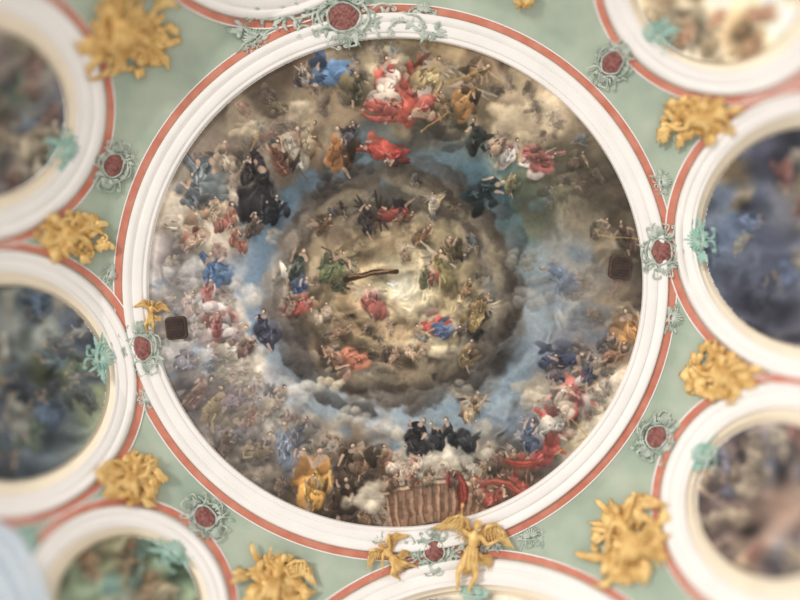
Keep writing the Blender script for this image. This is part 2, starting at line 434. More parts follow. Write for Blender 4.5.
def ring(r0, jit, n, R0, R1, f0, f1, tint=None, wob=.07, op=.8, gaps=True):
    for k in range(n):
        a = rg.uniform(0, 2 * math.pi)
        if gaps and math.sin(3 * a + ph[int(r0) % 6]) > .55 and rg.random() < .75: continue
        rr = r0 * (1 + wob * math.sin(2 * a + ph[int(r0) % 5]) + wob * .6 * math.sin(5 * a + ph[int(r0) % 3]) + .03 * math.sin(9 * a)) + rg.normal() * jit
        x = 396 + rr * math.cos(a) * 1.02; y = 288 + rr * math.sin(a) * .98
        c = cv.at(x, y) if tint is None else np.array(tint) / 255. * .55 + cv.at(x, y) * .45
        R = rg.uniform(R0, R1)
        cv.blob(x, y, R * 1.6, R * .8, a + 1.57 + rg.uniform(-.4, .4), c * rg.uniform(f0, f1), .35, .8, light=lightdir(x, y), lamt=.6, op=op)
ring(120, 5, 100, 8, 14, .8, 1.1, (90, 82, 76), .05)
ring(104, 5, 60, 7, 13, .9, 1.35, (120, 106, 92), .06)
# spiral cloud bank winding inwards: dark outer lip followed by a lit inner lip
for turn in range(330):
    t = turn / 330.0; a = -2.2 + t * 5.2 * math.pi + rg.normal() * .1
    rr = 112 * (1 - t) ** .8 + 30 * t + 4 * math.sin(3 * a + t * 9) + 3 * math.sin(7 * a) + rg.normal() * 2
    R = 5 + 8.0 * (1 - t)
    for off, tint, f in ((rg.uniform(2, 7), (82, 68, 54), rg.uniform(.8, 1.15)), (rg.uniform(-6, 1), (190 + 18 * t, 166 + 20 * t, 128 + 20 * t), rg.uniform(.75, 1.1))):
        q = rr + off * (1.3 - t * .6)
        x = 396 + q * math.cos(a) * 1.03; y = 288 + q * math.sin(a) * .97
        dark = tint[0] < 100
        k = (.7 - .4 * t) if dark else .5
        c = np.array(tint) / 255. * k + cv.at(x, y) * (1 - k)
        if rg.random() < (.8 if dark else .6):
            cv.blob(x, y, R * 1.4 * rg.uniform(.7, 1.3), R * (.66 if dark else .55), a + 1.57 + rg.uniform(-.6, .6), c * f, .45, .9, light=lightdir(x, y), lamt=.5, op=.66)
for R, op in ((28, .3), (18, .4), (10, .55)):
    cv.blob(404, 288, R, R, 0, (.92, .87, .76), .9, .3, op=op)
for (x, y, R, c) in [(205,345,14,(122,140,158)),(165,372,14,(130,142,154)),(158,285,10,(130,142,156)),(250,330,12,(114,134,156)),(232,275,12,(112,134,156)),(560,300,18,(112,130,148)),(600,332,16,(108,124,138)),(575,250,16,(110,126,142)),(398,442,14,(128,144,158)),(455,414,12,(134,152,164)),(520,425,12,(108,124,142)),(300,430,14,(124,136,150)),(285,455,12,(122,136,152)),(345,430,12,(122,132,140)),(240,190,8,(120,136,144)),(545,205,14,(94,114,112)),(505,165,12,(90,120,126)),(190,420,12,(124,128,138)),(490,425,12,(114,128,142))]:
    for k in range(5):
        cv.blob(x + rg.normal() * R * .5, y + rg.normal() * R * .4, R * rg.uniform(.5, .9), R * rg.uniform(.3, .6), rg.uniform(-.6, .6), np.array(c) / 255. * rg.uniform(.85, 1.1), .7, .9, op=.55)
for (x, y, R, c) in [(545,105,28,(216,192,156)),(515,128,22,(200,176,142)),(385,60,22,(220,198,160)),(300,112,18,(200,178,148)),(236,190,22,(204,186,162)),
    (225,298,24,(220,206,190)),(180,275,20,(210,202,194)),(182,328,22,(214,206,196)),(602,395,28,(240,222,194)),(588,424,20,(232,212,180)),(540,398,16,(210,192,166)),
    (470,450,24,(220,202,172)),(440,478,20,(210,194,170)),(438,350,16,(222,202,164)),(330,380,12,(220,202,168)),(240,362,20,(216,200,178)),(370,500,20,(220,202,176)),(420,455,18,(218,202,176)),
    (455,130,18,(66,62,54)),(250,130,14,(204,182,150)),(272,105,16,(104,88,72)),(190,215,20,(196,180,158)),(606,196,26,(90,78,64)),(630,250,18,(84,72,60)),(570,180,20,(112,100,80)),(590,315,20,(110,112,114)),
    (350,168,16,(74,68,62)),(325,185,14,(68,62,58)),(545,175,16,(80,78,64)),(290,150,12,(82,68,56)),(272,232,10,(170,160,146)),(300,392,18,(186,180,170)),(536,300,18,(146,142,136)),(528,260,12,(142,136,122)),(345,416,14,(180,170,154)),(464,395,12,(160,150,132)),(312,510,14,(100,78,62)),(205,380,18,(128,116,110)),(270,475,20,(170,152,132)),(310,440,18,(176,160,140)),(640,300,14,(90,76,64)),(170,410,16,(110,98,90)),(230,470,16,(108,94,82))]:
    for k in range(12):
        xx = x + rg.normal() * R * .6; yy = y + rg.normal() * R * .4
        cv.blob(xx, yy, R * rg.uniform(.35, .75), R * rg.uniform(.25, .5), rg.uniform(-.6, .6), np.array(c) / 255. * rg.uniform(.84, 1.06), .45, .8, light=(-.2, -.8), lamt=.5, op=.6)
pal = [(150,110,80),(120,100,90),(168,140,110),(110,90,84),(100,110,126),(150,90,76),(186,166,140),(84,74,70),(132,120,84),(170,150,140),(96,70,60),(80,92,112),(80,66,60)]
def crowd(n, a0, a1, r0, r1, o0, o1, L0=16, L1=30):
    for k in range(n):
        a = math.radians(rg.uniform(a0, a1)); rr = rg.uniform(r0, r1)
        x = 396 + rr * math.cos(a); y = 283 + rr * math.sin(a)
        c = np.array(pal[rg.integers(len(pal))]) * .62 + cv.at(x, y) * 255 * .38
        cv.figure(x, y, rg.uniform(L0, L1), math.degrees(math.atan2(283 - y, 396 - x)) + rg.uniform(-55, 55), c, c * rg.uniform(.7, 1.2), flesh=(190, 156, 130), op=rg.uniform(o0, o1))
crowd(64, 95, 160, 168, 238, .5, .85)
crowd(36, 155, 215, 168, 236, .45, .75)
crowd(28, 215, 275, 175, 236, .4, .7)
crowd(16, 275, 330, 175, 236, .3, .55)
crowd(14, -30, 20, 175, 236, .3, .5)
crowd(28, 20, 55, 185, 238, .5, .8)
crowd(26, 55, 100, 185, 238, .5, .85)
for k in range(34):
    a = rg.uniform(0, 6.283); rr = rg.uniform(46, 108)
    x = 396 + rr * math.cos(a); y = 287 + rr * math.sin(a)
    c = np.array(pal[rg.integers(len(pal))]) * .6 + cv.at(x, y) * 255 * .4
    cv.figure(x, y, rg.uniform(11, 19), rg.uniform(0, 360), c, c * .7, wings=(170, 150, 120) if rg.random() < .4 else None, flesh=(200, 164, 130), op=rg.uniform(.5, .85))
WG = (196, 176, 146)
for (pts, w, c, c2) in [
    ([(388,58),(372,86),(398,104),(384,122)], 7, (222,188,168), (176,100,86)), ([(410,62),(424,88),(400,110),(432,112)], 8, (188,72,58), (150,54,46)),
    ([(362,112),(384,126),(406,110),(440,118)], 5, (196,96,82), (160,64,54)), ([(430,56),(448,80),(430,96)], 5, (200,168,122), (140,100,66)),
    ([(296,84),(318,66),(346,82),(352,66)], 7, (120,150,184), (70,102,146)), ([(350,150),(372,140),(392,162),(408,150)], 5, (180,66,52), (130,48,40)),
    ([(252,150),(268,176),(256,200),(274,222)], 8, (52,46,50), (38,36,38)), ([(184,156),(206,180),(196,196),(226,196)], 8, (122,130,132), (92,100,102)),
    ([(506,150),(528,142),(544,160),(566,152)], 5, (190,104,94), (216,194,180)), ([(536,410),(556,426),(544,446),(566,454)], 7, (188,82,70), (218,202,182)),
    ([(560,372),(582,380),(570,400),(596,404)], 6, (200,112,98), (218,192,172)), ([(200,254),(214,272),(226,268)], 6, (78,110,152), (68,90,128)),
    ([(212,318),(232,328),(240,346)], 6, (208,184,174), (170,116,104)), ([(326,352),(344,364),(366,354)], 5, (194,118,88), (160,88,66))]:
    cv.cloth(pts, w, c, c2)
figs = [
 (322,75,54,190,(86,128,176),(68,90,130),None),(303,70,26,250,(190,170,150),(90,70,60),None),
 (404,88,66,-70,(196,70,56),(226,196,178),None),(390,70,46,-110,(226,196,176),(184,70,58),None),(434,70,46,-60,(200,166,110),(170,86,66),WG),
 (372,104,44,200,(192,84,70),(214,190,168),None),(358,82,38,-100,(78,72,52),(116,100,64),None),(420,108,42,140,(200,90,76),(190,150,112),None),
 (465,92,52,-50,(180,122,66),(96,72,50),WG),(480,70,34,-30,(150,114,76),(90,72,54),(180,150,110)),(445,100,32,-120,(120,92,64),(160,124,84),None),
 (336,142,50,-75,(184,112,58),(110,70,44),None),(374,150,46,205,(194,64,48),(176,74,56),None),(392,157,28,150,(188,58,44),(120,40,34),None),(352,128,26,-90,(90,82,90),(62,54,52),None),
 (292,142,50,-80,(210,192,162),(136,76,56),None),(276,152,42,-100,(146,92,70),(74,56,48),None),(308,132,38,-60,(180,156,120),(144,100,64),None),
 (262,182,72,-95,(42,38,42),(52,46,50),None),(272,205,38,-60,(48,44,46),(36,32,36),None),(246,165,30,-90,(62,54,54),(44,40,40),None),
 (206,172,62,-50,(112,122,124),(146,154,154),None),(222,152,36,-80,(182,158,130),(138,112,92),None),(192,186,38,-120,(92,98,104),(130,130,130),None),
 (228,215,38,-80,(168,98,78),(186,158,122),None),(214,205,30,-90,(190,158,124),(148,112,84),None),(184,232,46,10,(208,186,158),(156,120,92),None),(200,236,32,-70,(186,150,122),(154,94,74),None),
 (234,236,34,-90,(154,88,68),(120,92,72),None),(252,222,28,-60,(110,84,64),(80,62,52),None),
 (210,268,46,-70,(74,106,150),(94,124,162),None),(206,292,38,-60,(174,84,74),(196,170,158),None),(204,308,40,170,(220,198,188),(172,94,84),None),
 (228,332,54,-30,(210,178,168),(180,120,110),None),(262,324,44,-80,(58,54,68),(78,68,82),None),(236,350,38,-40,(200,184,160),(146,112,92),None),(216,322,32,-90,(170,86,78),(212,194,182),None),
 (250,345,30,-70,(110,76,66),(148,122,102),None),(198,330,30,-60,(168,150,140),(122,112,112),None),(188,300,30,-60,(150,120,110),(200,190,180),None),
 (200,388,44,-60,(144,106,90),(118,110,110),None),(216,402,44,-50,(162,136,88),(110,94,74),None),(240,396,38,-70,(130,112,122),(108,92,92),None),(190,362,30,-40,(138,130,138),(108,102,110),None),
 (240,430,46,-60,(124,116,122),(144,120,92),None),(262,446,44,-60,(148,124,92),(96,86,86),None),(284,440,50,-80,(116,130,150),(98,106,120),None),(300,462,42,-75,(146,132,128),(110,98,92),None),
 (256,410,36,-60,(144,94,76),(118,100,82),None),(278,398,40,-70,(154,132,104),(100,92,88),None),(300,428,34,-60,(98,98,110),(118,110,102),None),(225,440,34,-50,(110,88,74),(92,84,78),None),
 (350,462,50,-95,(74,58,46),(112,88,64),None),(342,496,50,-60,(80,60,46),(60,46,38),None),(322,474,74,-85,(228,154,64),(206,132,54),None),(312,488,38,-80,(216,150,60),(122,88,50),None),
 (368,462,38,-80,(120,88,64),(148,122,94),None),(384,458,40,-95,(138,100,72),(92,74,56),None),
 (476,404,38,-90,(186,150,104),(120,88,64),(190,160,120)),
 (496,484,44,-70,(160,80,64),(120,84,62),None),(520,478,48,-70,(176,70,58),(148,104,76),None),(512,462,34,-80,(148,108,84),(110,84,64),None),(534,462,38,-80,(130,94,70),(172,72,60),None),(485,470,32,-80,(148,122,94),(100,84,64),None),
 (550,436,64,-75,(196,76,66),(230,216,196),None),(560,420,40,-60,(224,208,188),(180,80,68),None),(530,432,36,-60,(78,86,108),(110,102,110),None),
 (578,384,60,-30,(204,100,88),(228,200,182),None),(566,396,42,-60,(222,194,164),(184,80,70),None),(570,360,50,-20,(60,66,90),(76,78,94),None),(592,368,34,-40,(70,70,86),(146,120,92),None),(556,366,30,-60,(98,84,84),(68,74,90),None),
 (630,326,50,-95,(190,126,62),(146,94,52),None),(612,342,30,-80,(110,92,82),(82,74,72),None),(622,352,34,-60,(146,102,76),(100,82,70),None),
 (530,152,52,-170,(196,96,88),(222,198,184),None),(510,148,38,-70,(222,206,190),(172,110,94),None),(548,156,30,-10,(160,90,80),(136,94,78),None),(496,140,28,-60,(190,150,114),(120,94,76),None),
 (490,186,48,-10,(48,60,60),(42,48,48),None),(476,130,40,-80,(56,62,58),(68,72,66),None),(512,180,24,-60,(146,130,86),(92,92,66),None),
 (626,232,38,-120,(112,80,66),(88,72,60),None),(605,226,28,-60,(130,108,86),(96,82,70),None),
 (386,213,42,-170,(150,60,50),(50,42,42),(68,54,46)),(366,214,34,-60,(58,50,46),(90,64,50),(74,60,50)),(433,199,26,-90,(208,188,158),(182,150,114),(204,186,154)),(426,232,28,-80,(126,90,62),(148,120,84),None),(408,216,24,-40,(118,76,58),(82,64,54),None),
 (298,262,44,-80,(76,84,74),(200,188,168),None),(302,287,32,-70,(64,88,132),(96,112,144),None),(304,306,38,-50,(184,74,62),(190,114,96),None),(290,300,26,-90,(176,140,114),(120,94,82),None),
 (325,222,28,-60,(122,88,64),(158,130,102),None),(342,359,48,160,(200,112,80),(190,140,114),None),(328,352,28,-150,(184,130,100),(146,86,68),None),
 (430,328,42,-165,(196,68,58),(202,148,130),None),(450,331,34,-20,(70,88,132),(112,120,144),None),(480,312,38,-80,(190,152,90),(146,110,66),WG),(468,350,32,-60,(180,146,94),(128,98,66),None),(484,300,28,-70,(158,122,76),(110,88,62),None),
 (440,264,46,-75,(152,132,80),(110,98,62),WG),(428,272,30,-60,(128,120,84),(144,64,56),None),(450,246,28,-90,(120,98,66),(92,82,56),None),
 (370,298,42,-85,(184,90,80),(200,150,132),(190,170,140)),(338,264,42,-80,(94,102,66),(64,70,50),(92,86,62)),(345,282,26,-10,(78,82,56),(110,100,66),None),
 (325,312,28,-70,(196,168,140),(148,112,84),None),(345,330,24,-60,(158,122,94),(128,94,74),None),(410,352,22,-90,(196,160,124),(158,112,84),None),(396,354,20,-90,(192,150,120),(128,94,74),None),(424,350,20,-60,(196,160,124),(148,112,84),None),
 (404,250,18,-60,(170,134,104),(120,94,66),WG),(388,324,18,-80,(178,142,112),(148,104,76),None),(470,286,24,-90,(148,112,76),(120,94,66),None),
]
for (x, y, L, a, c1, c2, wg) in figs:
    cv.figure(x, y, L, a, c1, c2, wg)
cv.figure(556, 272, 44, -160, (96, 116, 146), (108, 122, 146), op=.7); cv.figure(572, 280, 32, -30, (100, 112, 136), (96, 102, 114), op=.55); cv.figure(582, 160, 28, -60, (110, 88, 72), (96, 82, 66), op=.55)
for k in range(26):
    xx = 436 + rg.normal() * 20; yy = 456 + rg.normal() * 7
    cv.blob(xx, yy, rg.uniform(7, 13), rg.uniform(5, 9), 0, np.array((222, 206, 182)) / 255. * rg.uniform(.85, 1.05), .45, .9, light=(-.2, -.9), lamt=.45, op=.7)
for k in range(14):
    xx = 364 + rg.normal() * 11; yy = 500 + rg.normal() * 6
    cv.blob(xx, yy, rg.uniform(6, 11), rg.uniform(4, 8), 0, np.array((214, 196, 168)) / 255. * rg.uniform(.85, 1.05), .5, 1.0, light=(-.2, -.9), lamt=.45, op=.6)
for (x, y, L, a) in [(416,434,50,-60),(452,434,48,-115),(434,434,34,-85)]:
    cv.figure(x, y, L, a, (44, 40, 42), (54, 50, 50))
for (x, y, L, a) in [(398,464,26,-70),(410,468,24,-110),(404,474,22,-60),(420,462,20,-90)]:
    cv.figure(x, y, L, a, (210, 178, 150), (190, 124, 100), (206, 190, 164), flesh=(216, 178, 148))
for q in range(14):
    t0, t1 = q / 14, (q + 1) / 14
    f = lambda t: (345 + 52 * t, 279 - 8 * t - 2.5 * math.sin(math.pi * t))
    cv.stroke(*f(t0), *f(t1), 3.0 - .9 * t0, 3.0 - .9 * t1, (.27, .19, .14))
cv.stroke(347, 276, 394, 269, .6, .6, (.62, .48, .32))
cv.blob(394, 285, 7, 6, 0, (.94, .91, .84), .9, .3, op=.5)
cv.blob(393, 285, 3.6, 1.8, .9, (.99, .98, .96), .4, .1)
cv.stroke(393, 285, 388, 282, 1.2, .5, (.98, .97, .94)); cv.stroke(393, 285, 398, 282, 1.2, .5, (.98, .97, .94))
for (x0, y0, x1, y1) in [(420,130,448,112),(445,82,490,66),(556,455,592,436),(250,150,262,120),(600,235,640,240),(572,420,596,446)]:
    cv.stroke(x0, y0, x1, y1, .9, .6, (.72, .58, .34), op=.8)
# painted curved tribune with upright posts, draperies on its right
def poly(pts, w, col, op=1):
    for p, q in zip(pts[:-1], pts[1:]): cv.stroke(*p, *q, w, w, np.array(col) / 255., op=op)
topc = lambda u: (386 + 112 * u, 500 - 15 * math.sin(math.pi * (u * .9 + .05)) - 2 * u)
botc = lambda u: (392 + 100 * u, 530 - 5 * math.sin(math.pi * u) - 9 * u)
for k in range(14):
    t = k / 13; sh = .7 + .4 * math.sin(math.pi * (.1 + .7 * t))
    pts = [tuple(np.array(topc(u)) * (1 - t) + np.array(botc(u)) * t) for u in np.linspace(0, 1, 16)]
    poly(pts, 1.7, np.array((150, 112, 88)) * sh)
for i, u in enumerate(np.linspace(0, 1, 14)):
    p, q = np.array(topc(u)), np.array(botc(u))
    cv.stroke(*p, *q, 1.3, 1.1, np.array((180, 142, 112)) / 255. * rg.uniform(.8, 1.05), op=.75); cv.stroke(p[0] + 2, p[1], q[0] + 2, q[1], .8, .7, (.34, .24, .18), op=.6)
    if i < 13:
        u2 = u + .038; p, q = np.array(topc(u2)), np.array(botc(u2)); cv.stroke(*(p * .7 + q * .3), *(p * .25 + q * .75), 1.6, 1.6, (.32, .23, .18), op=.5)
for off, c, w in ((-2, (208, 176, 144), 1.5), (1, (124, 90, 70), 1.0), (-4.5, (116, 84, 66), .8)):
    poly([(topc(u)[0], topc(u)[1] + off) for u in np.linspace(0, 1, 16)], w, c, .85)
cv.cloth([(456,474),(468,490),(460,512)], 6, (150,62,52), (110,46,42)); cv.cloth([(474,478),(486,492),(492,508)], 5, (164,76,62), (120,56,48))
cv.cloth([(488,484),(506,482),(522,492)], 6, (168,84,68), (120,84,62)); cv.cloth([(506,462),(526,470),(540,462)], 6, (160,70,58), (130,90,70))
for (x, y, L, a, c1, c2) in [(394,482,22,-90,(140,100,76),(180,150,120)),(412,478,22,-90,(120,90,70),(160,60,50)),(432,476,22,-80,(150,120,90),(100,80,64)),(450,476,22,-80,(150,60,50),(100,80,64)),(476,486,30,-80,(150,110,84),(170,70,60)),(498,494,30,-70,(180,80,66),(130,96,72))]:
    cv.figure(x, y, L, a, c1, c2)
def fade(x, y, R, k):
    m = np.clip(1 - np.hypot(cv.X - x, cv.Y - y) / R, 0, 1) * k
    cv.img = cv.img * (1 - m[..., None]) + (cv.b * 1.05 + .02) * m[..., None]
fade(215, 410, 80, .4); fade(270, 430, 60, .25); fade(575, 240, 75, .45); fade(600, 300, 60, .35); fade(175, 310, 50, .3)
cv.finish(con=1.04, lift=-.02)
gm = cv.img.mean(axis=2, keepdims=True)
cv.img = np.clip((cv.img * .92 + gm * .08) * .97 + .025, 0, 1)
fr = fresco_object(cv, FCX, FCY, IA, IB, 0.05, 0.10, "ceiling_fresco")
fr["label"] = "huge round painted fresco of swirling clouds and robed figures"; fr["category"] = "ceiling painting"

# ------------------------------------------------------------------ frames
def ring_mesh(cx, cy, a, b, prof, name, mat, org, seg=320):
    vs = []; fs = []; n = len(prof)
    for i in range(seg):
        th = 2 * math.pi * i / seg
        for (off, h) in prof:
            p = W(cx + (a + off) * math.cos(th), cy + (b + off) * math.sin(th), h)
            vs.append((p[0] - org[0], p[1] - org[1], p[2] - org[2]))
    for i in range(seg):
        i2 = (i + 1) % seg
        for j in range(n - 1):
            fs.append((i * n + j, i2 * n + j, i2 * n + j + 1, i * n + j + 1))
    me = bpy.data.meshes.new(name); me.from_pydata(vs, [], fs); me.materials.append(mat); me.update()
    ob = bpy.data.objects.new(name, me); bpy.context.scene.collection.objects.link(ob); return ob
PROF = [(0,-.12),(0,.02),(.04,.035),(.12,.035),(.14,.015),(.2,.015),(.22,.045),(.3,.055),(.44,.06),(.54,.055),(.57,.03),(.63,.03),(.66,.05),(.74,.075),(.82,.085),(.92,.085),(.97,.07),(1.0,.05),(1.0,.0)]
nfr = [0]
def frame(cx, cy, a, b, wd, label, reveal=0, hs=1.0, red=(2, 9.5)):
    nfr[0] += 1; ez = nfr[0] * .0035
    e = empty("fresco_frame", cx, cy, label, "moulding", "round fresco frames")
    m = ring_mesh(cx, cy, a + reveal, b + reveal, [(o * wd, h * hs + (ez if h > 0 else 0)) for o, h in PROF], "moulding", M_WHITE, e.location); m.parent = e
    o = wd + reveal
    r = ring_mesh(cx, cy, a + o, b + o, [(red[0], .001), (red[0], .008 + ez), (red[1], .008 + ez), (red[1], .001)], "red_border", M_RED, e.location)
    r.parent = e; r["label"] = "salmon red painted band"
    f = ring_mesh(cx, cy, a + o, b + o, [(red[1] + .2, .001), (red[1] + .2, .012 + ez), (red[1] + 1.3, .012 + ez), (red[1] + 1.3, .001)], "outer_fillet", M_WHITE, e.location)
    f.parent = e
    if reveal:
        v = ring_mesh(cx, cy, a, b, [(-2, -.3), (reveal * .3, -.24), (reveal * .35, -.16), (reveal * .9, -.06), (reveal + .3, -.04)], "inner_reveal", M_CREAM, e.location)
        v.parent = e; v["label"] = "cream stucco reveal around the painting"
    return e
frame(FCX - 1.2, FCY - .5, IA - 1, IB - 1, 24, "wide white stucco moulding ring around the great fresco", red=(1.5, 8.5))

side = [
 (-25,110,85,18,28,[(146,136,124),(96,94,98),(170,156,134),(90,106,90),(110,100,92),(130,140,150)],[(110,128,150),(160,140,110),(200,186,160),(130,90,80)],"dim brown-grey"),
 (4,384,98,14,21,[(82,90,96),(130,134,128),(72,78,82),(120,126,100),(154,148,134),(84,90,102)],[(92,112,136),(190,182,160),(114,130,98),(66,66,72)],"dark slate and olive"),
 (124,612,72,14,20,[(120,134,110),(90,108,86),(156,152,124),(122,110,86),(100,126,118)],[(150,110,80),(96,130,120),(186,170,136)],"dark green-brown"),
 (478,800,202,14,26,[(160,150,140),(190,178,160),(140,134,128)],[(150,110,90),(120,126,140)],"grey-brown"),
 (780,503,78,18,24,[(140,116,102),(100,86,82),(176,152,128),(110,112,122),(90,78,76)],[(160,100,86),(100,104,130),(206,184,150),(76,66,64)],"brown and mauve"),
 (818,236,110,14,20,[(80,84,98),(68,68,80),(120,114,114),(132,116,94),(90,102,122),(58,58,66)],[(150,90,76),(104,118,148),(176,160,130),(64,64,74)],"dark blue-brown"),
 (724,-28,86,14,24,[(226,202,164),(196,166,126),(238,220,190),(176,146,110),(206,190,158)],[(160,114,80),(176,148,110),(140,120,98),(190,120,90),(146,138,118)],"pale golden"),
 (262,-112,94,14,24,[(230,210,180),(210,190,160),(190,160,130)],[(190,130,90),(150,150,150)],"pale cream"),
]
for n, (cx, cy, r, rev, wd, pl, fc, desc) in enumerate(side):
    c = Canvas(cx - r - 3, cy - r - 3, cx + r + 3, cy + r + 3, 0.8, 100 + n)
    pts = []
    for k in range(34):
        p = pl[c.rg.integers(len(pl))]; pts.append((cx + c.rg.uniform(-r, r), cy + c.rg.uniform(-r, r), *p))
    c.base(pts)
    c.clouds(cx, cy, 1.0, .6, cells=(34, 20), polar=False)
    for k in range(32):
        a = c.rg.uniform(0, 6.28); rr = r * math.sqrt(c.rg.random()) * .92
        q = fc[c.rg.integers(len(fc))]; x = cx + rr * math.cos(a); y = cy + rr * math.sin(a)
        q = np.array(q) * .7 + c.at(x, y) * 255 * .3
        c.figure(x, y, c.rg.uniform(28, 50), math.degrees(a) + 180 + c.rg.uniform(-50, 50), q, q * .8, flesh=(170, 146, 124) if pl[0][0] < 200 else (196, 150, 110), op=.7)
    c.finish(con=.95, lift=.02)
    o = fresco_object(c, cx, cy, r + 1.5, r + 1.5, 0.16, 0.05, "ceiling_fresco")
    o["label"] = "smaller round %s fresco of clouds and figures" % desc; o["category"] = "ceiling painting"; o["group"] = "smaller round frescoes"
    frame(cx, cy, r, r, wd, "white stucco ring around the smaller %s fresco" % desc, reveal=rev, red=(1.5, 8.5))

# ------------------------------------------------------------------ ceiling vault with openings
holes = [(FCX, FCY, IA + 6, IB + 6)] + [(s[0], s[1], s[2] + s[3] + 4, s[2] + s[3] + 4) for s in side]
st = 4.0; xs = np.arange(-160, 964, st); ys = np.arange(-160, 764, st)
vs = []; fs = []; idx = {}
def vid(i, j):
    if (i, j) not in idx:
        idx[(i, j)] = len(vs); vs.append(W(xs[i], ys[j], 0))
    return idx[(i, j)]
for i in range(len(xs) - 1):
    for j in range(len(ys) - 1):
        mx, my = xs[i] + st / 2, ys[j] + st / 2
        if any(inside(mx, my, *h) for h in holes): continue
        fs.append((vid(i, j), vid(i, j + 1), vid(i + 1, j + 1), vid(i + 1, j)))
me = bpy.data.meshes.new("ceiling"); me.from_pydata(vs, [], fs); me.materials.append(M_GREEN); me.update()
me.polygons.foreach_set("use_smooth", [True] * len(me.polygons))
ce = bpy.data.objects.new("ceiling", me); bpy.context.scene.collection.objects.link(ce)
ce["kind"] = "structure"; ce["label"] = "sage green plaster vault between the round frescoes"; ce["category"] = "ceiling"

# ------------------------------------------------------------------ cartouches
def cartouche(cx, cy, rot, s, label, wide=False, seed=0, mat=M_PALE, base_h=5, xw=1.0, yw=1.0):
    rd = random.Random(seed)
    e = empty("rocaille_cartouche", cx, cy, label, "stucco ornament", "rocaille cartouches")
    T = mkT(cx, cy, rot, s, .8, xw, yw); z = base_h
    m = MB(); m.ell((0, 0, z), (11.5, 12.5, 2.2), nu=28, nv=14)
    for q in (-6, -3, 0, 3, 6):     # shallow lattice on the panel
        w_ = 11 * math.sqrt(1 - (q / 12) ** 2)
        m.tube([(q - 4, -w_ * .8, z + 1.5), (q, 0, z + 2.3), (q + 4, w_ * .8, z + 1.5)], [.35] * 3, 5)
        m.tube([(q + 4, -w_ * .8, z + 1.5), (q, 0, z + 2.3), (q - 4, w_ * .8, z + 1.5)], [.35] * 3, 5)
    child(m, "medallion", M_MAROON, T, e, "matt maroon oval panel with lattice")
    f = MB()
    pts = [(12.3 * math.cos(t) * (1 + .04 * math.cos(5 * t + seed)), 13.5 * math.sin(t) * (1 + .04 * math.cos(3 * t)), z + 1) for t in np.linspace(0, 2 * math.pi, 41)]
    f.tube(pts, [1.0] * 41, 8)
    j = lambda q=1.5: rd.uniform(-q, q)
    for sx in (-1, 1):
        f.cscroll(sx * (13 + j(2)), -13 + j(3), sx * (14 + j(2)), 10 + j(3), z, sx * -6, .95, 2.8)
        f.cscroll(sx * (4 + j()), -16, sx * (18 + j(4)), -18 + j(4), z, sx * 5, .9, 2.6)
        f.cscroll(sx * 3, 16, sx * (17 + j(4)), 17 + j(4), z, sx * -5, .9, 2.8)
        f.cscroll(sx * (17 + j(2)), -8 + j(3), sx * (23 + j(3)), 4 + j(4), z - 1, sx * -4, .75, 2.0)
        f.cscroll(sx * (8 + j(2)), -20, sx * (3 + j(2)), -28 + j(3), z, sx * 5, .8, 2.2)
        f.cscroll(sx * (9 + j(2)), 20, sx * (3 + j(2)), 27 + j(3), z, sx * -5, .8, 2.0)
    child(f, "scroll_frame", mat, T, e)
    sh = MB(); sh.shell(j(3), -15, z, 13, -math.pi / 2 + j(.35), 2.2, 11, .6); child(sh, "shell_crest", mat, T, e)
    sh = MB(); sh.shell(j(3), 16, z, 10, math.pi / 2 + j(.35), 2.2, 9, .6); child(sh, "shell_foot", mat, T, e)
    lf = MB()
    for k in range(30):
        a = k / 30 * 2 * math.pi + rd.uniform(-.2, .2)
        lf.leaf(13 * math.cos(a), 15 * math.sin(a), z - 3, a + rd.uniform(-.7, .7), rd.uniform(7, 16), rd.uniform(.9, 1.8), rd.uniform(-2.6, 2.6), 3)
    if wide:
        for sx in (-1, 1):
            ln = 60 if sx < 0 else 52
            P0 = []
            for k in range(21):
                t = k / 20; P0.append((sx * (15 + ln * t), 4 * math.sin(t * 8 + sx) + 12 * t * t - 3, z - 2 + 1.5 * math.sin(t * 9)))
            lf.tube(P0, [1.3 - .9 * k / 20 for k in range(21)])
            for k in range(24):
                x, y, q = P0[min(20, k)]
                lf.leaf(x, y, z - 3, (0 if sx > 0 else math.pi) + rd.choice([-1, 1]) * rd.uniform(.4, 1.5), rd.uniform(7, 15), rd.uniform(1.0, 1.9), rd.uniform(-2.2, 2.2), 3)
            for (x, y, x2, y2) in ((20, -8, 36, -12), (34, 8, 48, 2), (44, -4, 60, 4), (24, 10, 34, 16)):
                lf.cscroll(sx * x, y, sx * x2, y2, z - 1, sx * rd.choice([-4, 4]), .9, 2.4)
    child(lf, "leaf_spray", mat, T, e)
    return e
cartouche(344, 19, 2, 1.12, "large pale green cartouche with long leaf sprays along the frame", True, 1, xw=1.2, yw=.95)
cartouche(143, 348, -15, .86, "pale green cartouche with maroon oval below a small gilded angel", False, 2, yw=1.12)
cartouche(660, 252, -4, .86, "pale green cartouche with maroon oval bridging two round frames", False, 3, yw=1.12)
cartouche(611, 64, 35, .84, "pale green shell cartouche beside the pale golden fresco", False, 4, yw=1.1)
cartouche(655, 436, -150, .82, "pale green cartouche with maroon oval beside the brown fresco", False, 5, yw=1.1)
cartouche(206, 516, 135, .82, "pale green cartouche with maroon oval above the green-brown fresco", False, 6, yw=1.1)
cartouche(115, 166, -160, .82, "pale green cartouche with maroon oval beside the dim grey fresco", False, 7, yw=1.1)
cartouche(434, 550, 180, .82, "pale green cartouche with maroon oval beneath gilded angels", True, 8)

